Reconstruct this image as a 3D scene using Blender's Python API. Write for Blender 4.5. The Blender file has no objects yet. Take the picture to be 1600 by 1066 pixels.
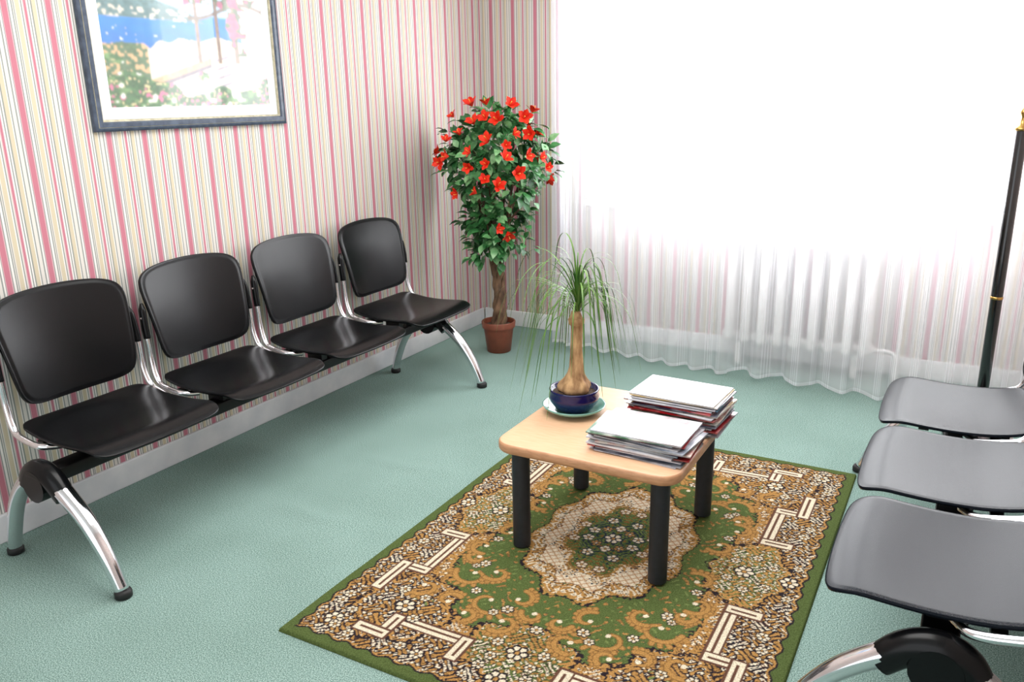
import bpy, bmesh, math, random
import numpy as np
from mathutils import Vector, Matrix
random.seed(7); rng=np.random.default_rng(7)
COL=bpy.context.scene.collection

# ---------------------------------------------------------------- helpers
def s2l(c):
    out=[]
    for v in c[:3]:
        v=v/255.0
        out.append(v/12.92 if v<=0.04045 else ((v+0.055)/1.055)**2.4)
    return (*out,1.0)

def new_mat(name,col=(200,200,200),rough=0.5,metal=0.0,spec=0.5,coat=0.0):
    m=bpy.data.materials.new(name); m.use_nodes=True
    b=m.node_tree.nodes['Principled BSDF']
    b.inputs['Base Color'].default_value=s2l(col)
    b.inputs['Roughness'].default_value=rough
    b.inputs['Metallic'].default_value=metal
    b.inputs['Specular IOR Level'].default_value=spec
    b.inputs['Coat Weight'].default_value=coat
    b.inputs['Coat Roughness'].default_value=0.03
    return m

def N(m,t): return m.node_tree.nodes.new(t)
def L(m,a,b): m.node_tree.links.new(a,b)
def bsdf(m): return m.node_tree.nodes['Principled BSDF']

def noise_mat(name,c1,c2,scale=50,rough=0.6,bump=0.0,detail=4,stretch=(1,1,1),metal=0,spec=0.5,lo=0.35,hi=0.65,coat=0,bdist=0.002):
    m=new_mat(name,c1,rough,metal,spec,coat)
    tc=N(m,'ShaderNodeTexCoord'); mp=N(m,'ShaderNodeMapping'); mp.inputs['Scale'].default_value=stretch
    nz=N(m,'ShaderNodeTexNoise'); nz.inputs['Scale'].default_value=scale; nz.inputs['Detail'].default_value=detail
    cr=N(m,'ShaderNodeValToRGB'); cr.color_ramp.elements[0].position=lo; cr.color_ramp.elements[1].position=hi
    cr.color_ramp.elements[0].color=s2l(c1); cr.color_ramp.elements[1].color=s2l(c2)
    L(m,tc.outputs['Object'],mp.inputs['Vector']); L(m,mp.outputs['Vector'],nz.inputs['Vector'])
    L(m,nz.outputs['Fac'],cr.inputs['Fac']); L(m,cr.outputs['Color'],bsdf(m).inputs['Base Color'])
    if bump>0:
        bp=N(m,'ShaderNodeBump'); bp.inputs['Strength'].default_value=bump; bp.inputs['Distance'].default_value=bdist
        L(m,nz.outputs['Fac'],bp.inputs['Height']); L(m,bp.outputs['Normal'],bsdf(m).inputs['Normal'])
    return m

def mk(name,verts,faces,mats,parent=None,loc=(0,0,0),smooth=True,idx=None,label=None):
    me=bpy.data.meshes.new(name); me.from_pydata([tuple(v) for v in verts],[],faces)
    if not isinstance(mats,(list,tuple)): mats=[mats]
    for m in mats: me.materials.append(m)
    if idx is not None: me.polygons.foreach_set('material_index',idx)
    me.polygons.foreach_set('use_smooth',[smooth]*len(me.polygons))
    me.update()
    return link(name,me,parent,loc,label)

def link(name,me,parent=None,loc=(0,0,0),label=None,rot=None):
    o=bpy.data.objects.new(name,me); COL.objects.link(o); o.location=loc
    if rot: o.rotation_euler=rot
    if parent: o.parent=parent
    if label: o["label"]=label
    return o

def empty(name,loc,label,cat,rot=0,group=None):
    o=bpy.data.objects.new(name,None); COL.objects.link(o); o.location=loc; o.rotation_euler=(0,0,rot); o.empty_display_size=0.1
    o["label"]=label; o["category"]=cat
    if group: o["group"]=group
    return o

class MB:
    def __init__(s): s.v=[];s.f=[];s.i=[]
    def add(s,v,f,mi=0):
        n=len(s.v); s.v+= [tuple(p) for p in v]; s.f+=[tuple(a+n for a in q) for q in f]; s.i+=[mi]*len(f)
    def box(s,c,d,mi=0):
        x,y,z=c; a,b,h=d[0]/2,d[1]/2,d[2]/2
        v=[(x+i*a,y+j*b,z+k*h) for i in(-1,1) for j in(-1,1) for k in(-1,1)]
        f=[(0,1,3,2),(4,6,7,5),(0,4,5,1),(2,3,7,6),(0,2,6,4),(1,5,7,3)]
        s.add(v,f,mi)
    def obj(s,name,mats,**k): return mk(name,s.v,s.f,mats,idx=s.i,**k)

def catmull(pts,n=8):
    P=[Vector(p) for p in pts]; P=[2*P[0]-P[1]]+P+[2*P[-1]-P[-2]]; out=[]
    for i in range(1,len(P)-2):
        for k in range(n):
            t=k/n; p0,p1,p2,p3=P[i-1:i+3]
            out.append(0.5*((2*p1)+(p2-p0)*t+(2*p0-5*p1+4*p2-p3)*t*t+(3*p1-p0-3*p2+p3)*t**3))
    out.append(P[-2]); return out

def tube(path,rad,segs=14,flat=1.0,cap=True):
    path=[Vector(p) for p in path]; n=len(path); v=[];f=[]
    t0=(path[1]-path[0]).normalized()
    up=Vector((0,1,0)) if abs(t0.y)<0.9 else Vector((0,0,1))
    prev=(up-up.dot(t0)*t0).normalized()
    for i,p in enumerate(path):
        t=(path[min(i+1,n-1)]-path[max(i-1,0)]).normalized()
        prev=(prev-prev.dot(t)*t).normalized(); q=t.cross(prev)
        r=rad(i/(n-1)) if callable(rad) else rad
        for k in range(segs):
            a=2*math.pi*k/segs
            v.append(p+prev*math.cos(a)*r*flat+q*math.sin(a)*r)
    for i in range(n-1):
        for k in range(segs):
            k2=(k+1)%segs; f.append((i*segs+k,i*segs+k2,(i+1)*segs+k2,(i+1)*segs+k))
    if cap: f.append(tuple(range(segs))[::-1]); f.append(tuple((n-1)*segs+k for k in range(segs)))
    return v,f

def lathe(prof,segs=40,c=(0,0,0)):
    v=[];f=[]
    for r,z in prof:
        for k in range(segs):
            a=2*math.pi*k/segs; v.append((c[0]+r*math.cos(a),c[1]+r*math.sin(a),c[2]+z))
    for i in range(len(prof)-1):
        for k in range(segs):
            k2=(k+1)%segs; f.append((i*segs+k,i*segs+k2,(i+1)*segs+k2,(i+1)*segs+k))
    f.append(tuple(range(segs))[::-1]); f.append(tuple((len(prof)-1)*segs+k for k in range(segs)))
    return v,f

def bevel_box_mesh(name,size,bev,mat,segs=3,vert_bev=0):
    bm=bmesh.new(); bmesh.ops.create_cube(bm,size=1)
    for v in bm.verts: v.co=Vector((v.co.x*size[0],v.co.y*size[1],v.co.z*size[2]))
    if vert_bev:
        es=[e for e in bm.edges if abs(e.verts[0].co.z-e.verts[1].co.z)>size[2]*0.5]
        bmesh.ops.bevel(bm,geom=es,offset=vert_bev,segments=8,affect='EDGES',profile=0.5)
        es=[e for e in bm.edges if abs(e.verts[0].co.z-e.verts[1].co.z)<1e-6 and len(e.link_faces)==2 and any(abs(f.normal.z)>0.9 for f in e.link_faces)]
        bmesh.ops.bevel(bm,geom=es,offset=bev,segments=segs,affect='EDGES',profile=0.5)
    else:
        bmesh.ops.bevel(bm,geom=list(bm.edges),offset=bev,segments=segs,affect='EDGES',profile=0.5)
    bmesh.ops.recalc_face_normals(bm,faces=bm.faces)
    me=bpy.data.meshes.new(name); bm.to_mesh(me); bm.free()
    for p in me.polygons: p.use_smooth=True
    me.materials.append(mat)
    try: me.set_sharp_from_angle(angle=math.radians(50))
    except Exception: pass
    return me

def flat_shade(o,ang=40):
    try: o.data.set_sharp_from_angle(angle=math.radians(ang))
    except Exception: pass

# ---------------------------------------------------------------- camera
sc=bpy.context.scene
H=1.43
yaw=math.radians(29.3); pit=math.radians(16.4); rol=math.radians(1.05)
F=Vector((-math.sin(yaw)*math.cos(pit),math.cos(yaw)*math.cos(pit),-math.sin(pit)))
R0=Vector((math.cos(yaw),math.sin(yaw),0)); U0=R0.cross(F)
r=R0*math.cos(rol)-U0*math.sin(rol); u=U0*math.cos(rol)+R0*math.sin(rol)
cam=bpy.data.cameras.new('camera'); co=bpy.data.objects.new('camera',cam); COL.objects.link(co)
co.matrix_world=Matrix(((r.x,u.x,-F.x,0),(r.y,u.y,-F.y,0),(r.z,u.z,-F.z,H),(0,0,0,1)))
cam.sensor_width=36; cam.lens=1285/1600*36; cam.clip_start=0.02
sc.camera=co

# ---------------------------------------------------------------- room dims
XL,XR,YB,YF,ZC=-2.775,0.42,4.57,-1.5,2.5
WX0,WX1,WZ0,WZ1=-1.98,0.30,0.85,2.32

def wallpaper(name,axis):
    m=new_mat(name,(240,230,215),0.75,spec=0.2)
    g=N(m,'ShaderNodeNewGeometry'); sp=N(m,'ShaderNodeSeparateXYZ'); L(m,g.outputs['Position'],sp.inputs[0])
    d=N(m,'ShaderNodeMath'); d.operation='DIVIDE'; d.inputs[1].default_value=0.150; L(m,sp.outputs[axis],d.inputs[0])
    fr=N(m,'ShaderNodeMath'); fr.operation='FRACT'; L(m,d.outputs[0],fr.inputs[0])
    cr=N(m,'ShaderNodeValToRGB'); cr.color_ramp.interpolation='CONSTANT'
    cream=(214,209,202); pink=(188,118,132); lp=(202,162,168); gg=(142,146,141); be=(202,190,164); wh=(226,222,217)
    st=[(0,cream),(.03,gg),(.06,wh),(.10,gg),(.115,lp),(.13,pink),(.25,lp),(.27,gg),(.295,wh),(.34,gg),(.37,cream),(.39,gg),(.41,cream),(.43,be),(.53,wh),(.555,gg),(.585,cream),
        (.61,lp),(.63,pink),(.675,lp),(.69,wh),(.72,gg),(.75,wh),(.78,gg),(.81,be),(.90,wh),(.925,gg),(.95,cream)]
    E=cr.color_ramp.elements
    E[0].position=0; E[0].color=s2l(st[0][1]); E[1].position=st[1][0]; E[1].color=s2l(st[1][1])
    for p,c in st[2:]:
        e=E.new(p); e.color=s2l(c)
    L(m,fr.outputs[0],cr.inputs['Fac']); L(m,cr.outputs['Color'],bsdf(m).inputs['Base Color'])
    return m
wp_y=wallpaper('wallpaper_side',1); wp_x=wallpaper('wallpaper_end',0)
white=noise_mat('white_paint',(236,236,236),(228,229,230),scale=6,rough=0.5)
ceilm=noise_mat('ceiling_paint',(240,240,238),(234,234,232),scale=4,rough=0.9)

def struct(o): o["kind"]="structure"; return o
b=MB(); b.box((XL-.05,(YB+YF)/2,ZC/2),(.1,YB-YF+.2,ZC)); struct(b.obj('wall_left',wp_y,smooth=False))
b=MB(); b.box((XR+.05,(YB+YF)/2,ZC/2),(.1,YB-YF+.2,ZC)); struct(b.obj('wall_right',wp_y,smooth=False))
b=MB()
b.box(((XL+WX0)/2,YB+.1,ZC/2),(WX0-XL,.2,ZC)); b.box(((XR+WX1)/2,YB+.1,ZC/2),(XR-WX1,.2,ZC))
b.box(((WX1+WX0)/2,YB+.1,WZ0/2),(WX1-WX0,.2,WZ0)); b.box(((WX1+WX0)/2,YB+.1,(ZC+WZ1)/2),(WX1-WX0,.2,ZC-WZ1))
struct(b.obj('wall_back',wp_x,smooth=False))
b=MB(); b.box(((XL+XR)/2,(YB+YF)/2,ZC+.05),(XR-XL+.2,YB-YF+.4,.1)); struct(b.obj('ceiling',ceilm,smooth=False))

# carpet floor (real ridges where the carpet has rucked up)
carpet=new_mat('green_carpet',(118,146,136),0.95,spec=0.05)
tc=N(carpet,'ShaderNodeTexCoord')
n1=N(carpet,'ShaderNodeTexNoise'); n1.noise_dimensions='2D'; n1.inputs['Scale'].default_value=300; n1.inputs['Detail'].default_value=3
n2=N(carpet,'ShaderNodeTexNoise'); n2.noise_dimensions='2D'; n2.inputs['Scale'].default_value=2.2; n2.inputs['Detail'].default_value=4
L(carpet,tc.outputs['Object'],n1.inputs['Vector']); L(carpet,tc.outputs['Object'],n2.inputs['Vector'])
c1=N(carpet,'ShaderNodeValToRGB'); E=c1.color_ramp.elements
E[0].position=.34; E[0].color=s2l((90,112,106)); E[1].position=.68; E[1].color=s2l((162,184,177))
e=E.new(.5); e.color=s2l((122,149,141))
c2=N(carpet,'ShaderNodeValToRGB'); c2.color_ramp.elements[0].position=.35; c2.color_ramp.elements[0].color=(.90,.91,.90,1); c2.color_ramp.elements[1].position=.6; c2.color_ramp.elements[1].color=(1,1,1,1)
mx=N(carpet,'ShaderNodeMix'); mx.data_type='RGBA'; mx.blend_type='MULTIPLY'; mx.inputs['Factor'].default_value=1
L(carpet,n1.outputs['Fac'],c1.inputs['Fac']); L(carpet,n2.outputs['Fac'],c2.inputs['Fac'])
L(carpet,c1.outputs['Color'],mx.inputs['A']); L(carpet,c2.outputs['Color'],mx.inputs['B']); L(carpet,mx.outputs['Result'],bsdf(carpet).inputs['Base Color'])
xs=np.linspace(XL,XR,180); ys=np.linspace(YF,YB,620)
def ridge(x,y):
    z=0
    for (x0,x1,y0,h,w) in [(-2.12,-1.60,2.47,.012,.034),(-2.20,-1.64,1.98,.013,.038),(-2.3,-1.85,2.14,.005,.045)]:
        xm=(x0+x1)/2; hw=(x1-x0)/2
        z+=h*math.exp(-((y-y0-.06*(x-xm)-.012*math.sin(x*14))/w)**2)*math.exp(-((x-xm)/hw)**2*2)
    return z
v=[(x,y,ridge(x,y)) for y in ys for x in xs]; nx=len(xs)
f=[(j*nx+i,j*nx+i+1,(j+1)*nx+i+1,(j+1)*nx+i) for j in range(len(ys)-1) for i in range(nx-1)]
struct(mk('floor',v,f,carpet))

# baseboards
bbm=noise_mat('baseboard_paint',(222,222,224),(206,208,212),scale=8,rough=.45)
def bb(name,c,d,m=None):
    me=bevel_box_mesh(name,d,.004,m or bbm); return struct(link(name,me,None,c))
bb('baseboard_left',(XL+.0085,(YB+YF)/2,.05),(.015,YB-YF-.04,.10))
bb('baseboard_right',(XR-.0085,(YB+YF)/2,.05),(.015,YB-YF-.04,.10))
bb('baseboard_back',((XL+XR)/2,YB-.0085,.05),(XR-XL-.036,.015,.10),white)

# window
b=MB(); fw=.06; yw=YB+.10
b.box(((WX0+WX1)/2,yw,WZ0+fw/2),(WX1-WX0,.07,fw)); b.box(((WX0+WX1)/2,yw,WZ1-fw/2),(WX1-WX0,.07,fw))
nm=3
for k in range(nm+1):
    x=WX0+fw/2+(WX1-WX0-fw)*k/nm; b.box((x,yw,(WZ0+WZ1)/2),(fw,.07,WZ1-WZ0-2*fw))
win=b.obj('window_1',white,smooth=False); struct(win)
gl=bpy.data.materials.new('window_glass'); gl.use_nodes=True; gl.node_tree.nodes.clear()
o_=N(gl,'ShaderNodeOutputMaterial'); t_=N(gl,'ShaderNodeBsdfTransparent'); g_=N(gl,'ShaderNodeBsdfGlossy'); g_.inputs['Roughness'].default_value=.02; m_=N(gl,'ShaderNodeMixShader'); m_.inputs[0].default_value=.05
L(gl,t_.outputs[0],m_.inputs[1]); L(gl,g_.outputs[0],m_.inputs[2]); L(gl,m_.outputs[0],o_.inputs[0])
pw=(WX1-WX0-fw)/nm
for k in range(nm):
    x=WX0+fw+pw*k
    q=mk('window_pane',[(x,yw,WZ0+fw),(x+pw-fw,yw,WZ0+fw),(x+pw-fw,yw,WZ1-fw),(x,yw,WZ1-fw)],[(0,1,2,3)],gl,parent=win)
me=bevel_box_mesh('trim_1',(WX1-WX0+.08,.12,.03),.006,white); struct(link('trim_1',me,None,((WX0+WX1)/2,YB-.04,WZ0-.016)))

# ---------------------------------------------------------------- curtains
cur=bpy.data.materials.new('sheer_voile'); cur.use_nodes=True; nt=cur.node_tree; nt.nodes.clear()
out=N(cur,'ShaderNodeOutputMaterial'); tr=N(cur,'ShaderNodeBsdfTransparent'); df=N(cur,'ShaderNodeBsdfDiffuse'); tl=N(cur,'ShaderNodeBsdfTranslucent')
df.inputs['Color'].default_value=s2l((246,246,251)); tl.inputs['Color'].default_value=s2l((246,246,251))
md=N(cur,'ShaderNodeMixShader'); md.inputs[0].default_value=.45; L(cur,df.outputs[0],md.inputs[1]); L(cur,tl.outputs[0],md.inputs[2])
uvn=N(cur,'ShaderNodeAttribute'); uvn.attribute_name='cloth'
sp=N(cur,'ShaderNodeSeparateXYZ'); L(cur,uvn.outputs['Vector'],sp.inputs[0])
mu=N(cur,'ShaderNodeMath'); mu.operation='MULTIPLY'; mu.inputs[1].default_value=1/.075; L(cur,sp.outputs[0],mu.inputs[0])
fr=N(cur,'ShaderNodeMath'); fr.operation='FRACT'; L(cur,mu.outputs[0],fr.inputs[0])
cr=N(cur,'ShaderNodeValToRGB'); cr.color_ramp.interpolation='CONSTANT'
E=cr.color_ramp.elements; a_,b2_=.46,.64
E[0].position=0; E[0].color=(a_,)*3+(1,); E[1].position=.45; E[1].color=(b2_,)*3+(1,)
for p,c in [(.51,a_),(.57,b2_),(.62,a_),(.68,b2_),(.73,a_),(.79,b2_),(.84,a_)]:
    e=E.new(p); e.color=(c,c,c,1)
L(cur,fr.outputs[0],cr.inputs['Fac'])
hm=N(cur,'ShaderNodeMath'); hm.operation='LESS_THAN'; hm.inputs[1].default_value=.018; L(cur,sp.outputs[1],hm.inputs[0])
h2=N(cur,'ShaderNodeMath'); h2.operation='MULTIPLY'; h2.inputs[1].default_value=.2; L(cur,hm.outputs[0],h2.inputs[0])
ad=N(cur,'ShaderNodeMath'); ad.operation='ADD'; ad.use_clamp=True; L(cur,cr.outputs['Color'],ad.inputs[0]); L(cur,h2.outputs[0],ad.inputs[1])
ms=N(cur,'ShaderNodeMixShader'); L(cur,ad.outputs[0],ms.inputs[0]); L(cur,tr.outputs[0],ms.inputs[1]); L(cur,md.outputs[0],ms.inputs[2]); L(cur,ms.outputs[0],out.inputs[0])

def curtain(x0,x1,dy,seed,label):
    n=int((x1-x0)/.005); rows=26; V=[];Fc=[];A=[]
    R=random.Random(seed); ph=[R.uniform(0,6.28) for _ in range(6)]
    for j in range(rows+1):
        tz=j/rows
        for i in range(n+1):
            s=x0+(x1-x0)*i/n
            base=4.235-(s+2.10)*(0.17/2.45)+dy
            w=math.sin(s*2*math.pi/.160+ph[0]+2.2*math.sin(s*4+ph[1]))
            w2=math.sin(s*2*math.pi/.070+ph[2]+1.5*math.sin(s*9+ph[3]))
            loc=.55+.45*math.sin(s*3.1+ph[5])
            gather=math.exp(-max(0,s+1.98)/.05)
            w3=math.sin(s*2*math.pi/.030)*gather
            amp=(.012+.026*(1-tz))*(.6+.6*loc)
            y=base+amp*w+.007*w2*loc+.024*w3
            hem=.020+.003*w+.009*math.sin(s*4+ph[4])
            z=hem*(1-tz)+(ZC-.005)*tz
            edge=min(1,(s-x0)/.03,(x1-s)/.03)
            xo=s+.010*math.sin(s*2*math.pi/.160+ph[0]+1.2)*(1-tz*.5)*edge
            V.append((xo,y,z)); A.append((s-x0,z-hem,0))
    for j in range(rows):
        for i in range(n):
            a=j*(n+1)+i; Fc.append((a,a+1,a+n+2,a+n+1))
    o=mk('curtain',V,Fc,cur)
    at=o.data.attributes.new('cloth','FLOAT_VECTOR','POINT'); at.data.foreach_set('vector',np.array(A,dtype=np.float32).ravel())
    o["label"]=label; o["category"]="curtain"; o["group"]="sheer curtains over the window"
    return o
curtain(-2.10,-1.031,0,1,"white sheer striped voile curtain beside the flowering tree")
curtain(-1.027,.36,.0,2,"white sheer striped voile curtain hanging in front of radiator")

# ---------------------------------------------------------------- radiator
radm=noise_mat('radiator_enamel',(240,238,236),(232,230,228),scale=5,rough=.35)
rd=empty('radiator',(-.74,4.435,.0),"cream enamelled column radiator under the window","radiator")
b=MB(); ncol=9; cw=.78/ncol
for k in range(ncol):
    x=-.39+cw*(k+.5)
    for yy in(-.062,.035):
        v,f=tube([(x,yy,.13),(x,yy,.15),(x,yy,.70),(x,yy,.72)],lambda t:.025 if .1<t<.9 else .020,12); b.add(v,f)
    b.box((x,0,.155),(cw*.96,.08,.045)); b.box((x,0,.69),(cw*.96,.08,.045))
b.obj('radiator_body',radm,parent=rd)
v,f=tube(catmull([(.38,0,.155),(.46,0,.155),(.49,0,.12),(.49,0,.005)],6),.011,10); mk('pipe',v,f,radm,parent=rd)
v,f=tube(catmull([(.38,0,.69),(.47,0,.69),(.50,0,.66),(.50,0,.12),(.50,0,.005)],6),.010,10); mk('pipe',v,f,radm,parent=rd)
v,f=lathe([(.012,0),(.026,.004),(.028,.05),(.02,.062)],16,(.44,0,.70)); mk('valve_knob',v,f,white,parent=rd)
for sx in(-.3,.3):
    b=MB(); b.box((sx,0,.07),(.03,.06,.14)); b.obj('support_foot',radm,parent=rd,smooth=False)

# ---------------------------------------------------------------- bench seating
blk=noise_mat('black_plastic',(9,10,12),(12,13,15),scale=300,rough=.26,bump=.015,spec=.24,bdist=.0004)
blkr=noise_mat('black_plastic_sheen_tint',(13,17,24),(17,22,30),scale=300,rough=.27,bump=.015,spec=.09,bdist=.0004)  # same black plastic, bluish window sheen tinted into the base colour
blk2=noise_mat('black_painted_steel',(12,12,14),(18,18,20),scale=30,rough=.42,spec=.3)
chrome=new_mat('chrome',(232,232,236),.12,1.0)
rubber=new_mat('black_rubber',(18,18,18),.6)

def shell(name,hu,hv,n,func,rings=16,segs=96,mat=None):
    V=[];Fc=[]
    V.append(func(0,0,0))
    ks=[i/(rings-3) *.9 for i in range(1,rings-2)]+[.93,.955,.985,1.0]
    for k in ks:
        for a in range(segs):
            q=(a/segs)*4; side=int(q); t=(q-side)*2-1; t=math.sin(t*math.pi/2*.98)
            th=side*math.pi/2+math.atan(t)
            c,s=math.cos(th),math.sin(th)
            nn=2+(n-2)*min(1,k*1.1)
            rr=(abs(c)**nn+abs(s)**nn)**(-1/nn)
            V.append(func(hu*c*rr*k,hv*s*rr*k,k))
    for a in range(segs): Fc.append((0,1+a,1+(a+1)%segs))
    for q in range(len(ks)-1):
        for a in range(segs):
            a2=(a+1)%segs; o0=1+q*segs; o1=1+(q+1)*segs
            Fc.append((o0+a,o1+a,o1+a2,o0+a2))
    bm=bmesh.new(); vs=[bm.verts.new(p) for p in V]
    for q in Fc: bm.faces.new([vs[i] for i in q])
    bmesh.ops.recalc_face_normals(bm,faces=bm.faces)
    me=bpy.data.meshes.new(name); bm.to_mesh(me); bm.free()
    for p in me.polygons: p.use_smooth=True
    me.materials.append(mat); return me

def seat_f(uu,vv,k):
    xx=uu/.212; yy=vv/.242
    y=vv*(.985+.02*xx)
    x=uu+.018+.010*max(0,xx)*(1-yy*yy)
    z=.428+.016*max(0,-xx-.3)**2/.5+.005*yy*yy-.009*math.cos(xx*2.6)*(1-.3*yy*yy)-.026*max(0,xx-.6)**2/.16
    if k>.97: z-=.0015
    return (x,y,z)
def back_f(uu,vv,k):
    yy=uu/.240; zz=vv/.170
    y=uu*(.955+.08*zz-.035*max(0,zz)**6); z=.668+vv+.022*zz*(1-yy*yy)*(1 if zz>0 else .3)
    x=-.222-.034*zz+.034*yy*yy -.008*zz*zz
    if k>.94: x-=.003
    return (x,y,z)
seat_me=shell('seat',.212,.242,10,seat_f,mat=blk)
back_me=shell('backrest',.240,.170,7,back_f,mat=blk)
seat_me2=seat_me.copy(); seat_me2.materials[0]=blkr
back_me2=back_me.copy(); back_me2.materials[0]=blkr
def bracket():
    b=MB()
    for y in(-.12,.12):
        b.box((.0,y,.396),(.28,.03,.022)); b.box((-.01,y,.368),(.08,.034,.05))
    b.box((-.10,0,.393),(.03,.44,.024)); b.box((.10,0,.39),(.03,.30,.02))
    return b
def post(side):
    y=side*.252
    p=catmull([(-.02,side*.20,.398),(-.05,side*.244,.404),(-.11,side*.256,.416),(-.168,side*.255,.436),(-.194,y,.50),(-.203,y,.60),(-.210,y,.68)],8)
    return tube(p,.0108,12)
def sleeve(side):
    y=side*.252
    p=catmull([(-.202,y,.600),(-.206,y,.64),(-.212,y-side*.003,.69),(-.219,y-side*.008,.730)],6)
    return tube(p,lambda t:.0140 if t<.8 else .0140-.008*(t-.8)/.2,12,flat=.9)

def bench(loc,rot,centres,legs,label,group,sm_,bm2_):
    root=empty('beam_seating',loc,label,"waiting room chairs",rot,group)
    bm_=bevel_box_mesh('beam',(.075,max(legs)-min(legs)+.06,.045),.006,blk2)
    link('beam',bm_,root,(0,(max(legs)+min(legs))/2,.330))
    for c in centres:
        s=link('seat',sm_,root,(0,c,0),"black moulded plastic seat shell")
        m=s.modifiers.new('thick','SOLIDIFY'); m.thickness=.008; m.offset=-1
        s=link('backrest',bm2_,root,(0,c,0),"black moulded plastic backrest")
        m=s.modifiers.new('thick','SOLIDIFY'); m.thickness=.011; m.offset=0
        br=bracket().obj('seat_bracket',blk2,parent=root,loc=(0,c,0),smooth=False)
        for sd in(-1,1):
            v,f=post(sd); p=mk('back_post',v,f,chrome,parent=root,loc=(0,c,0),label="chrome tube back post")
            v,f=sleeve(sd); mk('post_sleeve',v,f,blk,parent=p,label="black plastic sleeve")
    for y in legs:
        b=MB()
        hubv,hubf=tube(catmull([(-.075,0,.298),(-.05,0,.330),(-.015,0,.347),(.025,0,.345),(.065,0,.325),(.105,0,.285)],6),lambda t:.034+.006*math.sin(math.pi*t),16,flat=.9); b.add(hubv,hubf)
        v,f=tube([(.0,-.035,.31),(.0,.035,.31)],.052,20); b.add(v,f)
        o=b.obj('leg_cover',blk,parent=root,loc=(0,y,0),label="black plastic leg joint cover"); flat_shade(o,50)
        for pts in ([(.04,0,.335),(.115,0,.292),(.195,0,.222),(.262,0,.128),(.312,0,.018)],[(-.03,0,.335),(-.105,0,.285),(-.17,0,.205),(-.215,0,.105),(-.240,0,.018)]):
            v,f=tube(catmull(pts,8),lambda t:.028-.009*t,18,flat=1.15)
            lg=mk('leg',v,f,chrome,parent=root,loc=(0,y,0),label="curved chrome leg")
            e=pts[-1]; v,f=lathe([(.022,.0),(.026,.003),(.026,.018),(.022,.026)],20,(e[0],0,0.0005)); mk('foot_cap',v,f,rubber,parent=lg,label="black rubber foot cap")
    return root
bench((-2.42,0,0),0,[1.61,2.155,2.705,3.265],[1.32,3.43],"row of four black plastic seats on chrome legs against striped wall","rows of linked waiting room seats",seat_me,back_me)
bench((.050,0,0),math.pi,[-1.89,-2.42,-2.945],[-1.65,-3.24],"row of three black plastic seats on chrome legs beside the rug","rows of linked waiting room seats",seat_me2,back_me2)

# ---------------------------------------------------------------- framed picture
py0,py1,pz0,pz1=1.92,2.87,1.342,2.06
pic=empty('framed_picture',(XL+.001,(py0+py1)/2,(pz0+pz1)/2),"slim blue-grey framed seaside terrace painting on striped wall","picture")
gold=noise_mat('gold_leaf',(190,184,160),(160,154,130),scale=60,rough=.4,metal=.4)
navy=noise_mat('frame_dark',(78,90,108),(56,66,82),scale=40,rough=.35)
W2,H2=(py1-py0)/2,(pz1-pz0)/2
prof=[(0,0,1),(0,.016,1),(.004,.019,1),(.010,.022,1),(.013,.018,0),(.015,.020,1),(.030,.022,1),(.034,.014,0),(.040,.011,0),(.042,.006,0),(.042,.0,0)]
V=[];Fc=[];I=[]
for ins,hh,mi in prof:
    for sy,sz in((-1,-1),(1,-1),(1,1),(-1,1)): V.append((hh,sy*(W2-ins),sz*(H2-ins)))
for q in range(len(prof)-1):
    for k in range(4):
        k2=(k+1)%4; Fc.append((q*4+k,q*4+k2,(q+1)*4+k2,(q+1)*4+k)); I.append(1 if prof[q][2]==1 else 0)
mk('picture_frame',V,Fc,[gold,navy],parent=pic,smooth=False,idx=I)
matb=new_mat('mat_board',(214,220,220),.6,coat=1.0)
b=MB(); w1,h1=W2-.042,H2-.042; w2,h2=w1-.042,h1-.042; fx=.006
vv=[(fx,-w1,-h1),(fx,w1,-h1),(fx,w1,h1),(fx,-w1,h1),(fx,-w2,-h2),(fx,w2,-h2),(fx,w2,h2),(fx,-w2,h2),(fx-.002,-w2,-h2),(fx-.002,w2,-h2),(fx-.002,w2,h2),(fx-.002,-w2,h2)]
b.add(vv,[(0,1,5,4),(1,2,6,5),(2,3,7,6),(3,0,4,7),(4,5,9,8),(5,6,10,9),(6,7,11,10),(7,4,8,11)]); b.obj('mat_board',matb,parent=pic,smooth=False)

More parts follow.
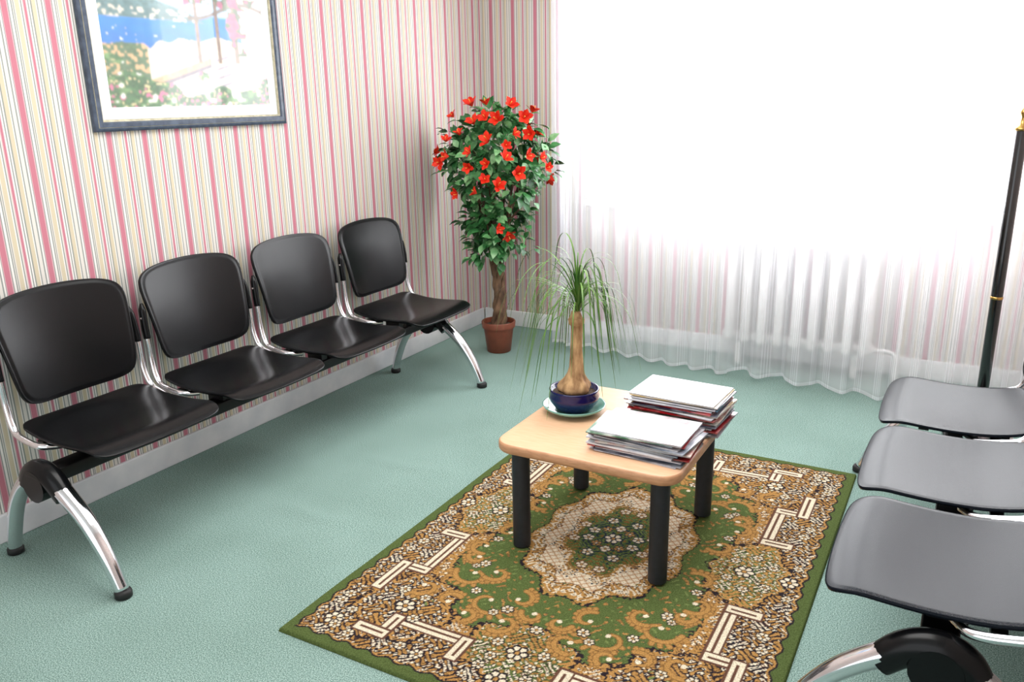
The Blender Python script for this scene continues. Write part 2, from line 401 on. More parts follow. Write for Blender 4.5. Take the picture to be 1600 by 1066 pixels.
def smooth_noise(U,Vv,sc_,seed):
    g=np.random.default_rng(seed).random((64,64)); x=U*sc_; y=Vv*sc_
    xi=np.floor(x).astype(int); yi=np.floor(y).astype(int); fx_=x-xi; fy=y-yi
    fx_=fx_*fx_*(3-2*fx_); fy=fy*fy*(3-2*fy)
    a=g[xi%64,yi%64]; b_=g[(xi+1)%64,yi%64]; c=g[xi%64,(yi+1)%64]; d=g[(xi+1)%64,(yi+1)%64]
    return (a*(1-fx_)+b_*fx_)*(1-fy)+(c*(1-fx_)+d*fx_)*fy
def C(*c): return np.array(s2l(c)[:3])
def grid_color_mesh(name,w,h,step,colfn,place,mat,parent=None,edge_drop=None):
    nx=int(round(w/step))+1; ny=int(round(h/step))+1
    X,Y=np.meshgrid(np.linspace(-w/2,w/2,nx),np.linspace(-h/2,h/2,ny))
    col=colfn(X,Y)
    P=place(X,Y).reshape(-1,3)
    idx=np.arange(nx*ny).reshape(ny,nx)
    q=np.stack([idx[:-1,:-1],idx[:-1,1:],idx[1:,1:],idx[1:,:-1]],-1).reshape(-1,4)
    me=bpy.data.meshes.new(name); me.vertices.add(len(P)); me.vertices.foreach_set('co',P.astype(np.float32).ravel())
    me.loops.add(q.size); me.loops.foreach_set('vertex_index',q.astype(np.int32).ravel())
    me.polygons.add(len(q)); me.polygons.foreach_set('loop_start',(np.arange(len(q))*4).astype(np.int32)); me.polygons.foreach_set('loop_total',np.full(len(q),4,dtype=np.int32))
    me.update(calc_edges=True)
    at=me.color_attributes.new('pattern','FLOAT_COLOR','POINT')
    cc=np.ones((nx*ny,4),dtype=np.float32); cc[:,:3]=col.reshape(-1,3); at.data.foreach_set('color',cc.ravel())
    me.materials.append(mat); me.validate()
    return link(name,me,parent)
def attr_mat(name,rough,coat=0,pile=False,spec=.5):
    m=new_mat(name,(128,128,128),rough,coat=coat,spec=spec); a=N(m,'ShaderNodeAttribute'); a.attribute_name='pattern'
    if pile:
        tc=N(m,'ShaderNodeTexCoord'); nz=N(m,'ShaderNodeTexNoise'); nz.noise_dimensions='2D'; nz.inputs['Scale'].default_value=260; nz.inputs['Detail'].default_value=2; L(m,tc.outputs['Object'],nz.inputs['Vector'])
        cr=N(m,'ShaderNodeValToRGB'); cr.color_ramp.elements[0].position=.3; cr.color_ramp.elements[0].color=(.66,.66,.66,1); cr.color_ramp.elements[1].position=.65; cr.color_ramp.elements[1].color=(1.1,1.1,1.1,1)
        L(m,nz.outputs['Fac'],cr.inputs['Fac']); mx=N(m,'ShaderNodeMix'); mx.data_type='RGBA'; mx.blend_type='MULTIPLY'; mx.inputs['Factor'].default_value=1
        L(m,a.outputs['Color'],mx.inputs['A']); L(m,cr.outputs['Color'],mx.inputs['B']); L(m,mx.outputs['Result'],bsdf(m).inputs['Base Color'])
    else: L(m,a.outputs['Color'],bsdf(m).inputs['Base Color'])
    return m
def blur(c,n=1):
    for _ in range(n):
        p=np.pad(c,((1,1),(1,1),(0,0)),mode='edge')
        c=(p[1:-1,1:-1]*4+p[:-2,1:-1]*2+p[2:,1:-1]*2+p[1:-1,:-2]*2+p[1:-1,2:]*2+p[:-2,:-2]+p[2:,2:]+p[:-2,2:]+p[2:,:-2])/16
    return c
def paint_col(X,Y):
    U=X/(2*w2)+.5; Vv=Y/(2*h2)+.5
    n1=smooth_noise(U,Vv,9,1); n2=smooth_noise(U,Vv,28,2); n3=smooth_noise(U,Vv,60,3); n4=smooth_noise(U,Vv,16,5)
    col=np.zeros(X.shape+(3,)); 
    def setm(m,c,var=0.0):
        k=(1+var*(n3-.5)*2)[...,None]
        col[m]=(np.broadcast_to(c,col.shape)*k)[m]
    setm(Vv>-1,C(166,202,230))
    sea=(Vv<.62); g=np.clip((Vv-.2)/.4,0,1)[...,None]
    seac=C(18,88,172)*(1-g)+C(44,124,200)*g
    col[sea]=(seac*(1+.2*(n2-.5)[...,None]))[sea]
    hill=(Vv>.57)&(Vv<.61+.10*np.sin(U*5+.6)+.05*n1)
    setm(hill&(U<.72),C(94,124,126),.25)
    town=(n3>.62)&hill&(Vv<.64)&(U<.72); setm(town,C(206,196,180))
    boats=(n3>.92)&(Vv>.40)&(Vv<.54)&(U<.42); setm(boats,C(240,240,240))
    shore=(Vv<.34-.16*U+.12*n1)&(U<.55); setm(shore,C(84,112,78),.35)
    setm(shore&(n3>.6),C(196,160,118)); 
    ter=(U>.24)&(Vv<.46-.22*np.abs(U-.66)+.05*n4)
    setm(ter,C(216,202,186),.12)
    st=ter&((((Vv*16-U*6)%1)<.30))&(U>.36)&(U<.8)&(Vv<.36); setm(st,C(150,142,156),.1)
    lw=(np.abs(Vv-(.14+.42*(U-.2)))<.022)&(U>.16)&(U<.62); setm(lw,C(190,158,124),.2)
    sh=(np.abs(Vv-(.105+.42*(U-.2)))<.014)&(U>.16)&(U<.62); setm(sh,C(112,100,110),.1)
    hs=(U>.84)&(Vv>.2); setm(hs,C(216,204,190),.08)
    pil=((np.abs(U-.55)<.012)|(np.abs(U-.68)<.012)|(np.abs(U-.80)<.016))&(Vv>.30)&(Vv<.95); setm(pil,C(124,102,86),.2)
    pil=(np.abs(Vv-.66-.06*np.sin(U*9))<.014)&(U>.5); setm(pil,C(108,92,82),.2)
    vine=((Vv>.70+.2*(n1-.5))&(U>.48))|((np.abs(U-.80)<.07*n4+.015)&(Vv>.35)); setm(vine&(n2>.4),C(80,94,62),.4); setm(vine&(n2>.62),C(160,80,108),.2)
    fl=(Vv<.13+.20*(n1-.4)+.14*np.exp(-((U-.10)/.16)**2))
    setm(fl,C(58,96,56),.45)
    setm(fl&(n2>.58),C(96,132,80),.3)
    setm(fl&(n3>.70)&(n4>.45),C(184,100,130),.15); setm(fl&(n3<.15),C(210,196,146),.1); setm(fl&(n2>.78),C(214,214,206),.1)
    return np.clip(blur(col,2),0,1)
pm=attr_mat('print_paint',.5,coat=1.0)
grid_color_mesh('painting_print',2*w2,2*h2,.003,paint_col,lambda X,Y:np.stack([np.full_like(X,.0045),X,Y],-1),pm,pic)

# ---------------------------------------------------------------- rug
RX0,RX1,RY0,RY1=-1.566,-.265,1.413,3.187
rw,rh=RX1-RX0,RY1-RY0
def rug_col(x,y):
    X=np.abs(x);Y=np.abs(y);hx,hy=rw/2,rh/2
    G=C(82,96,54);GO=C(164,124,72);GD=C(122,90,52);DK=C(42,36,40);CR=C(210,198,174);BR=C(94,66,54);NV=C(42,50,62);LG=C(108,122,72)
    col=np.zeros(x.shape+(3,)); col[:]=G
    def S(m,c): col[m]=c
    d=np.minimum(hx-X,hy-Y)
    def fol(fr,s,ph=0): return np.sin(fr*X+2.6*np.sin(s*Y+ph)+ph)*np.sin(fr*Y+2.6*np.sin(s*X+1.3*ph))
    n1=fol(150,86,.4); n2=fol(250,140,1.1); n3=fol(90,62,2.2); n5=smooth_noise(X+2,Y+2,45,12)
    def florid(m,base,a=.28,b=-.28):
        S(m,base); S(m&(n1>a),GO); S(m&(n1>a)&(n2>.35),GD); S(m&(n1<b),CR); S(m&(n1<b)&(n2>.4),BR); S(m&(np.abs(n1)<.16)&(n2>.2),DK); S(m&(n1<b)&(n2<-.6),NV)
    def flower(cx,cy,R,pet=6,c1=CR,c2=DK,c3=GO,ph=0):
        R=R*.88
        dx,dy=X-cx,Y-cy; rr=np.hypot(dx,dy); th=np.arctan2(dy,dx)
        lob=R*(.74+.26*np.abs(np.cos(pet*th/2+ph)))
        S(rr<lob*1.25,c2); S(rr<lob,c1); S((rr<lob)&(np.abs(np.sin(pet*th/2+ph))>.90)&(rr>R*.3),c2); S(rr<R*.38,c2); S(rr<R*.24,c3)
    def stroke(pts,w0,w1,c,edge=None,ew=.005):
        P=np.array(pts); 
        for pas in ((edge,ew),(c,0)):
            if pas[0] is None: continue
            for i in range(len(P)-1):
                a,b_=P[i],P[i+1]; w=w0+(w1-w0)*i/(len(P)-1)+pas[1]
                x0,x1=min(a[0],b_[0])-w,max(a[0],b_[0])+w; y0,y1=min(a[1],b_[1])-w,max(a[1],b_[1])+w
                sub=(X>=x0)&(X<=x1)&(Y>=y0)&(Y<=y1)
                if not sub.any(): continue
                px,py_=X[sub]-a[0],Y[sub]-a[1]; v0,v1=b_[0]-a[0],b_[1]-a[1]; t=np.clip((px*v0+py_*v1)/(v0*v0+v1*v1+1e-9),0,1)
                dd=np.hypot(px-t*v0,py_-t*v1)<w; ii=np.where(sub); col[ii[0][dd],ii[1][dd]]=pas[0]
    def spiral(cx,cy,R,a0,turn,w=.0075,c=GO,edge=GD):
        pts=[]
        for k in range(30):
            t=k/29; a=a0+turn*t; rr=R*(1-.85*t); pts.append((cx+rr*math.cos(a),cy+rr*math.sin(a)))
        for k in (1,3,5,7,9,12,15):
            p=pts[k]; q=(cx+(p[0]-cx)*1.4,cy+(p[1]-cy)*1.4); stroke([p,q],.0065,.003,c,edge,.003)
        stroke(pts,w,w*.5,c,edge,.003)
        e_=pts[-1]; S(np.hypot(X-e_[0],Y-e_[1])<.008,CR)
    def band(pts,w=.0165):
        for pas in (0,1,2):
            for (a,b_) in zip(pts[:-1],pts[1:]):
                ex={0:w+.007,1:w,2:.004}[pas]
                m=(X>=min(a[0],b_[0])-ex)&(X<=max(a[0],b_[0])+ex)&(Y>=min(a[1],b_[1])-ex)&(Y<=max(a[1],b_[1])+ex)
                S(m,(BR,CR,BR)[pas])
    edge=.034+.006*np.sin(np.where(hx-X<hy-Y,Y,X)*90)
    bd=(d>edge)&(d<.215)
    florid(bd,DK)
    S((d>edge)&(d<edge+.006),DK); S((d>edge+.006)&(d<edge+.012)&(n2>-.2),GO)
    fx_,fy_=hx-.235,hy-.235
    q=np.maximum(X-fx_,Y-fy_)+.022*np.sin(28*X+.5)*np.sin(24*Y)+.010*n1
    florid((q>-.035)&(d>.2),GO,.2,-.40); S((np.abs(q+.040)<.004),DK); S((np.abs(q+.031)<.005),GO)
    for (cx,cy,ax,ay) in ((fx_-.02,fy_-.02,.15,.17),(fx_+.03,0,.12,.20),(0,fy_+.02,.17,.12)):
        e=np.hypot((X-cx)/ax,(Y-cy)/ay)*(1+.08*np.cos(7*np.arctan2(Y-cy,X-cx)))+.05*n1
        m=(e<1)&(d>.05); florid(m,DK if cx>.1 and cy>.1 else G,.15,-.42); S((e<1.0)&(e>.94)&(d>.05),DK); S((e<.94)&(e>.85)&(n2>-.4)&(d>.05),GO)
    band([(hx-.195,.215),(hx-.195,.45)]); band([(hx-.195,.45),(hx-.12,.45)]); band([(hx-.12,.45),(hx-.12,.58)]); band([(hx-.195,.215),(hx-.13,.215)])
    band([(.15,hy-.195),(.38,hy-.195)]); band([(.38,hy-.195),(.38,hy-.12)]); band([(.38,hy-.12),(.45,hy-.12)]); band([(.15,hy-.195),(.15,hy-.13)])
    fld=(q<-.045)
    m=fld&(n3>.62)&(n5>.34); S(m,GO); S(m&(n2>.2),GD); S(fld&(n3>.50)&(n3<.56)&(n5>.45),NV); S(fld&(n3<-.8)&(n5>.5),LG)
    for (cx,cy,R,a,t) in ((.30,.40,.065,0,5.0),(.19,.50,.07,3.0,-5.0),(.10,.57,.05,1.2,4.6),(.36,.24,.05,2,-4.8),(.33,.12,.05,4.0,4.8),(.11,.45,.045,-1.5,-4.4),(.40,.52,.05,1,4.8),(.24,.36,.045,1,4.8),(.30,.55,.04,4,4.4),(.04,.50,.04,0,4.6),(.34,.31,.035,0,4.4),(.22,.58,.035,2,4.4)):
        spiral(cx,cy,R,a,t)
    th=np.arctan2(Y/.37,X/.25); lobes=(1+.05*np.cos(12*th)+.03*np.cos(6*th)); e=np.hypot(X/.25,Y/.37)*lobes+.02*n1
    m=e<1.0; florid(m&(e>.84),CR,.05,-.6); S((np.abs(e-1.0)<.022)&(n2>-.4),GO); S((np.abs(e-1.035)<.010),DK); S((np.abs(e-.84)<.010)&(n2>-.2),BR)
    ms_=(e<.83); S(ms_,CR)
    l1=np.abs(np.sin((X+Y)*math.pi/.028)); l2=np.abs(np.sin((X-Y)*math.pi/.028))
    S(ms_&((l1<.22)|(l2<.22)),C(172,134,98))
    e2=np.hypot(X/.145,Y/.235)*(1+.10*np.cos(8*np.arctan2(Y/.2,X/.125)))+.10*n1
    florid((e2<1.14)&(e2>.92),CR,.1,-.6); S((e2<1.12)&(e2>.92)&(n2>.5),NV); S((np.abs(e2-.93)<.03)&(n2>-.3),GO)
    S(e2<.90,C(76,94,52)); S((e2<.90)&(n1>.45),NV); S((e2<.90)&(n2>.5),LG); S((e2<.90)&(n1<-.5),GD)
    for k in range(8):
        a=k*math.pi/4+.2; 
        cx,cy=.080*math.cos(a),.135*math.sin(a)
        if cx>-.01 and cy>-.01: flower(abs(cx),abs(cy),.021,5,CR,NV,GO,k)
    flower(0,0,.032,6,CR,NV,GO); flower(0,.07,.020,5,CR,NV,GO); flower(.04,.05,.018,5,GO,NV,CR); flower(.03,.19,.020,5,CR,BR,GO); flower(.12,.05,.020,5,CR,BR,GO)
    for (cx,cy,R) in ((hx-.11,hy-.11,.030),(hx-.075,hy-.19,.019),(hx-.19,hy-.075,.019),(hx-.075,.66,.020),(hx-.13,.72,.018),(hx-.09,.30,.020),(hx-.08,.36,.018),(hx-.08,0,.030),(hx-.14,.06,.018),(hx-.07,.09,.016),
                      (0,hy-.10,.032),(.07,hy-.13,.019),(.09,hy-.08,.016),(.24,hy-.09,.022),(.30,hy-.10,.018),(.52,hy-.09,.020),(fx_-.02,fy_-.02,.032),(fx_-.075,fy_+.02,.020),(fx_+.03,fy_-.09,.020),(fx_-.05,fy_-.08,.018),
                      (fx_+.02,0,.032),(fx_-.02,.055,.018),(fx_+.04,.10,.018),(0,fy_+.02,.032),(.07,fy_+.0,.018),(.06,fy_+.06,.018),
                      (.12,.51,.020),(.15,.54,.016),(.30,.33,.019),(.32,.355,.014),(.0,.56,.020),(.34,.18,.018),(.25,.47,.018)):
        flower(cx,cy,R,6)
    S(d<edge,G*.9)
    rn=rng.random(x.shape)[...,None]; col=col*(.85+.30*rn)
    return col
rugm=attr_mat('rug_pile',1.0,pile=True,spec=.03)
def rug_place(X,Y):
    Z=np.full_like(X,.011); Z+=.0025*np.sin(X*9+1)*np.sin(Y*7)
    e=np.minimum(rw/2-np.abs(X),rh/2-np.abs(Y)); Z=np.where(e<.001,.001,np.where(e<.005,.009,Z))
    return np.stack([X+(RX0+RX1)/2,Y+(RY0+RY1)/2,Z],-1)
rug=grid_color_mesh('area_rug',rw,rh,.0028,rug_col,rug_place,rugm)
rug["label"]="green and gold oriental floral area rug with central medallion"; rug["category"]="rug"

# ---------------------------------------------------------------- table
wood=noise_mat('beech_wood',(220,180,146),(212,170,134),scale=9,rough=.38,stretch=(2,14,1),detail=6)
woode=noise_mat('beech_edge',(196,148,110),(178,130,94),scale=9,rough=.4,stretch=(4,4,20))
TZ=.392
tx,ty=(-1.24-.635)/2,(2.062+2.70)/2
tb=empty('coffee_table',(tx,ty,0),"low square beech coffee table with black round legs on rug","table")
me=bevel_box_mesh('tabletop',(.605,.638,.034),.010,wood,3,.065); me.materials.append(woode)
for p in me.polygons:
    if abs(p.normal.z)<.75: p.material_index=1
link('tabletop',me,tb,(0,0,TZ-.017),"light beech veneer top with rounded corners")
legm=noise_mat('charcoal_legs',(26,30,38),(20,24,30),scale=40,rough=.5)
v,f=lathe([(.024,0),(.029,.004),(.029,.02),(.029,.33),(.029,.343)],28)
lm=None
for sx in(-1.167,-.700):
    for sy in(2.123,2.595):
        if lm is None: o=mk('leg',v,f,legm,parent=tb,loc=(sx-tx,sy-ty,.0145),label="round charcoal leg"); lm=o.data; flat_shade(o)
        else: link('leg',lm,tb,(sx-tx,sy-ty,.0145),"round charcoal leg")
b=MB(); b.box((0,0,.34),(.44,.03,.03)); b.box((0,0,.34),(.03,.44,.03)); b.obj('underframe',legm,parent=tb,smooth=False)

# ---------------------------------------------------------------- magazines
pgm=noise_mat('magazine_pages',(200,198,196),(150,148,150),scale=900,rough=.8,stretch=(.02,.02,1))
def cover_mat(i,c1,c2,s=9,c3=None):
    m=noise_mat('cover_%d'%i,c1,c2,scale=s,rough=.28,lo=.45,hi=.58,coat=.3)
    if c3:
        for n in m.node_tree.nodes:
            if n.type=='VALTORGB': e=n.color_ramp.elements.new(.7); e.color=s2l(c3)
    return m
covers=[cover_mat(0,(206,206,210),(180,180,188)),cover_mat(1,(170,22,30),(196,120,120),12),cover_mat(2,(190,190,198),(90,100,114),7,(46,46,54)),cover_mat(3,(30,38,64),(120,122,136)),cover_mat(4,(214,208,198),(190,96,92),14,(224,224,224)),cover_mat(5,(22,24,32),(150,34,38)),cover_mat(6,(195,196,194),(96,134,160)),cover_mat(7,(196,156,50),(220,216,206)),cover_mat(8,(60,104,72),(200,204,196))]
topA=cover_mat(9,(208,208,214),(176,164,168),11,(96,72,80)); topB=cover_mat(10,(204,198,192),(172,166,164),14,(132,124,124))
def magazine(cx,cy,z,w,dp,th,rot,cm,label,group,curl=0):
    mb=MB(); t=.0008; nx=10
    def sheet(zb):
        V=[];Fc=[]
        for i in range(nx+1):
            x=-w/2+w*i/nx; zz=zb+curl*(abs(i/nx-.5)*2)**3
            for yy in(-dp/2,dp/2):
                V+= [(x,yy,zz),(x,yy,zz+t)]
        for i in range(nx):
            a=i*4; c=a+4
            Fc+=[(a,a+2,c+2,c),(a+1,c+1,c+3,a+3),(a,c,c+1,a+1),(a+2,a+3,c+3,c+2)]
        Fc+=[(0,1,3,2),(nx*4,nx*4+2,nx*4+3,nx*4+1)]
        mb.add(V,Fc)
    sheet(0); sheet(th-t)
    sd=1 if (int(z*10000)%3==0) else -1
    mb.box((0,sd*(dp/2-t/2),th/2),(w,t,th-2*t))
    o=mb.obj('magazine',cm,loc=(cx,cy,z),smooth=False); o.rotation_euler=(0,0,rot)
    o["label"]=label; o["category"]="magazine"; o["group"]=group
    pb=MB(); pb.box((0,-sd*.0010,th/2),(w-.003,dp-.0035,th-2*t-.0002)); pb.obj('pages',pgm,parent=o,smooth=False)
    return z+th+.0002
def stack(cx,cy,total,seq,group,topm,toplabel,seed,baserot,js=1.0):
    R=random.Random(seed); z=TZ+.0004; k=0
    names={0:"white covered",1:"red covered",2:"white and grey",3:"dark blue covered",4:"cream and pink",5:"dark covered",6:"pale blue and white",7:"yellow and white",8:"green and white"}
    while z<TZ+total-.004:
        th=R.uniform(.0024,.0050); ci=seq[k%len(seq)]
        z=magazine(cx+R.uniform(-.016,.014)*js,cy+R.uniform(-.008,.008)*js,z,R.uniform(.270,.295),R.uniform(.188,.206),th,baserot+R.uniform(-.09,.09),covers[ci],names[ci]+" magazine in a stack on the table",group); k+=1
    magazine(cx,cy,z,.286,.206,.0045,baserot+.02,topm,toplabel,group)
stack(-.790,2.242,.065,[0,2,3,0,1,5,0,6,4,0,3,2,0,5,2,8],"lower stack of magazines on the table",topA,"glossy white magazine with pale picture on lower stack",3,-.03,1.2)
stack(-.765,2.498,.105,[0,3,7,2,6,1,5,4,0,2,3,1,8,4,1,5,1,2,0,7,3,1,5,0,6],"taller stack of magazines on the table",topB,"white magazine on top of the taller stack",5,-.07)

# ---------------------------------------------------------------- ponytail palm
SX,SY=-1.115,2.415
sm=new_mat('teal_glass',(112,168,156),.12,spec=.6,coat=.6)
v,f=lathe([(.050,0),(.062,.003),(.085,.010),(.104,.022),(.109,.030),(.105,.030),(.082,.015),(.055,.008),(.01,.007)],48,(SX,SY,TZ+.0005))
o=mk('plant_saucer',v,f,sm); o["label"]="pale teal glass saucer under the plant bowl"; o["category"]="saucer"
pp=empty('potted_palm',(SX,SY,TZ+.0085),"ponytail palm with swollen trunk in glossy navy blue bowl","plant")
bowlm=new_mat('navy_glaze',(10,14,76),.15,spec=.3,coat=.4)
v,f=lathe([(.045,0),(.052,.002),(.066,.012),(.083,.035),(.087,.055),(.083,.070),(.086,.076),(.084,.080),(.078,.077),(.076,.060),(.01,.058)],48); mk('bowl',v,f,bowlm,parent=pp,label="glossy navy blue ceramic bowl")
soilm=noise_mat('soil',(58,44,34),(92,74,58),scale=90,rough=.95,bump=.8,bdist=.004)
v,f=lathe([(.074,.056),(.074,.064),(.05,.068),(.005,.070)],32); mk('soil',v,f,soilm,parent=pp)
bark=noise_mat('palm_bark',(132,94,60),(204,166,120),scale=40,rough=.85,bump=.8,stretch=(1,1,.35),detail=6,bdist=.005)
prof=[(.036,.062),(.053,.072),(.056,.084),(.050,.098),(.038,.112),(.029,.130),(.024,.155),(.021,.19),(.0195,.23),(.019,.28),(.019,.300),(.025,.308),(.027,.324),(.020,.330),(.014,.350)]
V,Fc=lathe(prof,28); V=[(x*(1+.10*math.sin(5*math.atan2(y,x)+z*40))+.009*math.sin((z-.06)*9),y*(1+.10*math.sin(5*math.atan2(y,x)+z*40)),z) for x,y,z in V]
mk('trunk',V,Fc,bark,parent=pp,label="swollen fibrous brown trunk")
palmg=noise_mat('palm_leaf',(48,92,28),(98,136,54),scale=14,rough=.45)
R=random.Random(11); b=MB()
def strip(b,path,w,side):
    n=len(path); V=[];Fc=[]
    for i,p in enumerate(path):
        t=i/(n-1); ww=w*(1-t)**.5*min(1,.6+t*4)
        V+=[p-side*ww,p+Vector((0,0,-.15*ww)),p+side*ww]
    for i in range(n-1):
        a=i*3; Fc+=[(a,a+1,a+4,a+3),(a+1,a+2,a+5,a+4)]
    b.add(V,Fc)
for k in range(105):
    a=R.uniform(0,2*math.pi)
    el=R.uniform(1.0,1.52) if k%4 else R.uniform(.3,1.0)
    Ln=R.uniform(.26,.54); g=R.uniform(20,40)
    if k<6: Ln=R.uniform(.42,.52); g=R.uniform(9,12); el=R.uniform(.7,1.1); a=R.uniform(1.6,4.6)
    if k>96: Ln=R.uniform(.14,.22); g=5; el=R.uniform(1.2,1.5)
    d=Vector((math.cos(a)*math.cos(el),math.sin(a)*math.cos(el),math.sin(el)))
    p=Vector((.012,0,.385))+Vector((d.x,d.y,0))*.012+Vector((0,0,R.uniform(-.05,.02))); path=[p.copy()]; n=30; ds=Ln/n
    for i in range(n):
        d=(d+Vector((0,0,-g*ds*(.25+1.2*i/n)))).normalized()
        if d.z<-.975: d=Vector((math.cos(a)*.22,math.sin(a)*.22,-.975)).normalized()
        q=p+d*ds
        if SX+q.x>-.965 and q.z<.15: break
        if q.z<.012 and abs(q.x)<.17 and abs(q.y)<.28: break
        if math.hypot(q.x,q.y)<.10 and q.z<.10: break
        p=q; path.append(p.copy())
    if len(path)<5: continue
    side=Vector((-math.sin(a),math.cos(a),0))
    strip(b,path,R.uniform(.0021,.0034),side)
b.obj('foliage',palmg,parent=pp,label="long drooping grassy green leaves")["kind"]="stuff"

# ---------------------------------------------------------------- flowering tree
TX,TY=-2.35,4.03
tree=empty('potted_hibiscus_tree',(TX,TY,0),"artificial hibiscus tree with red flowers in brown plastic pot","plant")
potm=noise_mat('brown_plastic',(126,66,46),(112,58,40),scale=20,rough=.5)
v,f=lathe([(.066,.0),(.070,.003),(.088,.145),(.097,.147),(.100,.180),(.097,.184),(.091,.182),(.088,.150),(.01,.148)],40); o=mk('pot',v,f,potm,parent=tree,loc=(0,0,.001)); flat_shade(o,50)
v,f=lathe([(.088,.149),(.088,.156),(.04,.160),(.004,.160)],28); mk('soil',v,f,soilm,parent=tree)
trm=noise_mat('twisted_bark',(66,48,36),(126,96,72),scale=30,rough=.9,bump=.9,stretch=(1,1,.4),detail=6,bdist=.006)
b=MB()
for k in range(4):
    pts=[]
    for i in range(15):
        t=i/14; a=k*math.pi/2+t*7.0; rr=.024+.006*math.sin(t*9+k)+(.02 if t>.8 else 0)*(t-.8)*5
        pts.append((rr*math.cos(a)+.012*math.sin(t*5),rr*math.sin(a),.155+.50*t))
    v,f=tube(catmull(pts,4),lambda t,k=k:.020-.006*t+.003*math.sin(t*30+k),10); b.add(v,f)
for k in range(16):
    a=R.uniform(0,6.28); z0=R.uniform(.55,.70); rr=R.uniform(.1,.22); z1=z0+R.uniform(.2,.6)
    v,f=tube(catmull([(0,0,z0-.1),(rr*.4*math.cos(a),rr*.4*math.sin(a)*.7,z0+.1),(rr*math.cos(a),min(.12,rr*math.sin(a)*.7),z1)],5),.006,6); b.add(v,f)
b.obj('trunk',trm,parent=tree,label="twisted brown woody trunk")
greens=[noise_mat('leaf_green_a',(44,102,52),(74,138,78),scale=30,rough=.34),noise_mat('leaf_green_b',(30,76,40),(52,110,58),scale=30,rough=.34),noise_mat('leaf_green_c',(92,152,92),(136,184,128),scale=30,rough=.38)]
def leaf(b,p,d,nrm,Ln,W,mi,cup=.25,prof=((.18,.55,.0),(.42,1.0,.02),(.70,.74,.0))):
    d=d.normalized(); s=d.cross(nrm).normalized(); n=s.cross(d).normalized()
    V=[p]
    for t,w,h in prof:
        c=p+d*Ln*t+n*Ln*h
        V+=[c-s*W*w+n*W*w*cup,c,c+s*W*w+n*W*w*cup]
    V.append(p+d*Ln-n*Ln*.10)
    b.add(V,[(0,2,1),(0,3,2),(1,2,5,4),(2,3,6,5),(4,5,8,7),(5,6,9,8),(7,8,10),(8,9,10)],mi)
def canopy_r(z):
    t=(z-.54)/(1.40-.54); t=min(1,max(0,t))
    pts=[(0,.10),(.12,.16),(.3,.19),(.42,.21),(.52,.26),(.60,.31),(.74,.31),(.86,.26),(.95,.19),(1,.10)]
    for i in range(len(pts)-1):
        if pts[i][0]<=t<=pts[i+1][0]:
            q=(t-pts[i][0])/(pts[i+1][0]-pts[i][0]); return pts[i][1]*(1-q)+pts[i+1][1]*q
    return .1
b=MB()
clusters=[]
for k in range(175):
    z=R.uniform(.57,1.37)
    if k%3==0: z=R.uniform(.95,1.37)
    a=R.uniform(0,2*math.pi); rr=canopy_r(z)*R.uniform(.3,1.0)**.5*R.choice([.85,.95,1.0,1.10])
    clusters.append((rr*math.cos(a),rr*math.sin(a)*.8,z))
for (cx,cy,cz) in clusters:
    for q in range(R.randint(7,10)):
        o3=Vector((R.gauss(0,.022),R.gauss(0,.022),R.gauss(0,.024)))
        p=Vector((cx,cy,cz))+o3; p.x=max(-.36,p.x); p.y=min(p.y,.10)
        dr=o3.normalized()*.8+Vector((cx,cy,0)).normalized()*.5+Vector((R.uniform(-.3,.3),R.uniform(-.3,.3),R.uniform(-.8,.1)))
        if p.y>.04: dr.y=min(dr.y,0)
        nn=Vector((R.uniform(-.4,.4)+cx*3,R.uniform(-.4,.4)+cy*3,.9))
        leaf(b,p,dr,nn,R.uniform(.046,.078),R.uniform(.017,.026),R.choices([0,1,2],[5,4,3])[0])
fo=b.obj('foliage',greens,parent=tree,label="dense green hibiscus leaves"); fo["kind"]="stuff"
redm=noise_mat('petal_red',(200,26,12),(230,62,34),scale=30,rough=.55,spec=.2); yel=new_mat('stamen_yellow',(226,150,60),.6)
b=MB()
for k in range(5):
    a=k*2*math.pi/5+R.uniform(-.15,.15); d=Vector((math.cos(a),math.sin(a),R.uniform(.6,1.2))); leaf(b,Vector((0,0,0)),d,Vector((-math.cos(a)*.5,-math.sin(a)*.5,1)),.060,.019,0,.15,((.2,.4,.0),(.5,.9,.03),(.78,.8,-.02)))
v,f=tube([(0,0,0),(.004,0,.03),(.002,0,.045)],lambda t:.002+.0015*t,6); b.add(v,f,1)
flm=b.obj('flower',[redm,yel],parent=tree,label="red hibiscus bloom")
pix=[(740,165),(762,158),(797,165),(818,182),(836,176),(722,205),(744,190),(765,215),(790,220),(820,235),(705,235),(762,246),(806,260),(850,255),(715,292),(745,290),(776,280),(775,345),(690,245),(858,275),(780,185),(735,250),(760,182),(800,205),(712,180),(700,215),(738,230),(787,240),(828,205),(840,240),(758,270),(790,350)]
first=True
def put(l,z,dep,jit):
    global first
    rx,ry=.874,.485; cx,cy=.49,-.872
    x=l*rx+dep*cx; y=l*ry+dep*cy; y=min(y,.09)
    dirv=Vector((x+jit[0]+cx*.05,y+jit[1]+cy*.05,(z-1.05)*.6+jit[2])).normalized()
    q=dirv.to_track_quat('Z','Y')@Matrix.Rotation(R.uniform(0,6),3,'Z').to_quaternion()
    if first: o=flm; first=False
    else:
        o=flm.copy(); COL.objects.link(o); o.parent=tree
    o.location=(x,y,z); o.rotation_mode='QUATERNION'; o.rotation_quaternion=q; s=R.uniform(.66,1.02); o.scale=(s,s,s*R.uniform(.9,1.2))
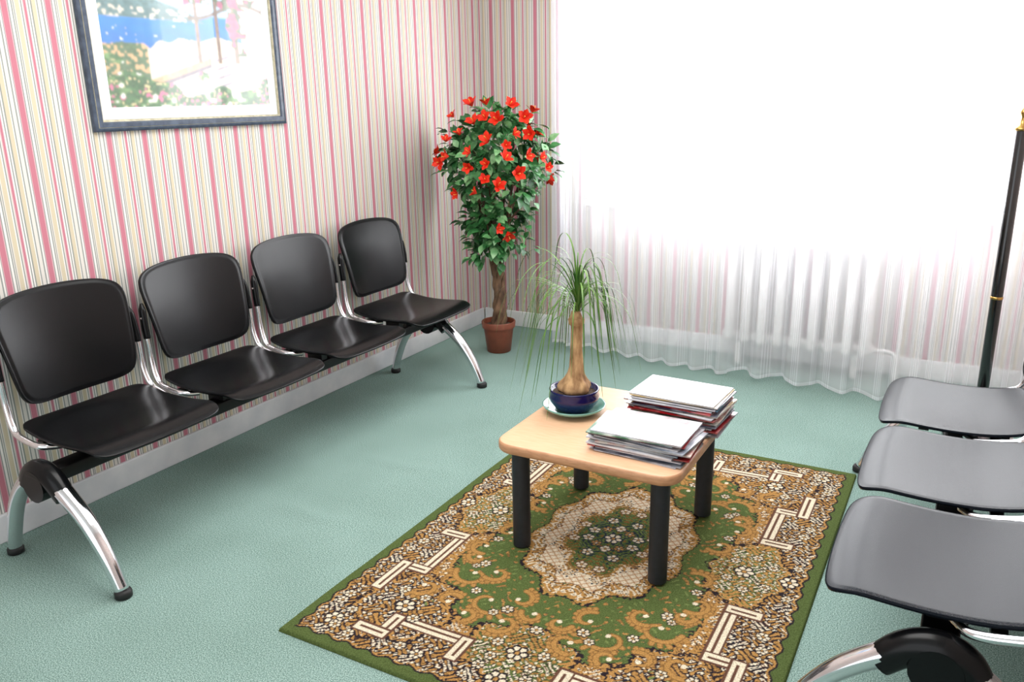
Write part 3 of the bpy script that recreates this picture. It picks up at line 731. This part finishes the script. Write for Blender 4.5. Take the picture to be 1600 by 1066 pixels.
for (px,py) in pix:
    l=(px-772)*.0035; z=.564+(400-py)*(1.43-.564)/245; z=min(z,1.40)
    rr=canopy_r(z)*1.08; l=max(-rr,min(rr,l)); dep=math.sqrt(max(.0,rr*rr-l*l))*.9+.05
    put(l,z,dep,(R.uniform(-.3,.3),R.uniform(-.3,.3),R.uniform(-.1,.45)))
for k in range(5):
    z=R.uniform(.8,1.35); rr=canopy_r(z); l=R.choice([-1,1])*rr*R.uniform(.8,1); put(l,z,-.05,(0,0,.1))

# ---------------------------------------------------------------- floor lamp
lp=empty('floor_lamp',(.132,3.80,0),"black and brass standing floor lamp in front of curtain","lamp")
lb=new_mat('lamp_black',(14,14,16),.2,coat=.5); brass=new_mat('brass',(190,152,88),.25,1.0)
v,f=lathe([(.125,.0),(.130,.006),(.128,.018),(.10,.028),(.04,.036),(.026,.05)],40,(0,0,.001)); mk('lamp_base',v,f,lb,parent=lp)
v,f=lathe([(.0225,.045),(.0225,.70),(.0215,1.28),(.020,1.285)],24); o=mk('pole',v,f,lb,parent=lp)
for z in(.62,):
    v,f=lathe([(.022,z-.006),(.0240,z-.005),(.0240,z+.005),(.022,z+.006)],24); mk('ring',v,f,brass,parent=lp,label="brass ring")
v,f=lathe([(.021,1.277),(.026,1.281),(.029,1.287),(.022,1.293),(.012,1.300),(.009,1.33),(.015,1.342),(.016,1.350),(.008,1.362),(.007,1.38),(.007,1.90),(.03,1.91)],24); mk('upper_stem',v,f,brass,parent=lp,label="polished brass collar and stem")
shm=new_mat('opal_glass',(244,240,230),.3)
v,f=lathe([(.03,1.905),(.06,1.92),(.11,1.96),(.13,2.01),(.125,2.01),(.105,1.965),(.06,1.93),(.02,1.92)],40); mk('lamp_shade',v,f,shm,parent=lp,label="opal glass uplighter bowl")

# ---------------------------------------------------------------- lights
w=bpy.data.worlds.new('world'); sc.world=w; w.use_nodes=True
w.node_tree.nodes['Background'].inputs['Color'].default_value=(0.94,.97,1,1); w.node_tree.nodes['Background'].inputs['Strength'].default_value=2.1
def area(name,loc,rot,sx,sy,e,col=(1,1,1)):
    l=bpy.data.lights.new(name,'AREA'); l.shape='RECTANGLE'; l.size=sx; l.size_y=sy; l.energy=e; l.color=col
    o=bpy.data.objects.new(name,l); COL.objects.link(o); o.location=loc; o.rotation_euler=rot; return o
area('daylight',((WX0+WX1)/2,YB+.55,1.75),(math.radians(-90),0,0),3.2,2.2,290,(.98,.99,1))
area('ceiling_fill',(-1.2,1.9,ZC-.03),(0,0,0),1.8,1.8,68,(1,.985,.97))  # added soft fill below the ceiling, stands for no actual fixture
sc.view_settings.view_transform='Standard'
sc.view_settings.look='None'
sc.view_settings.exposure=0.0
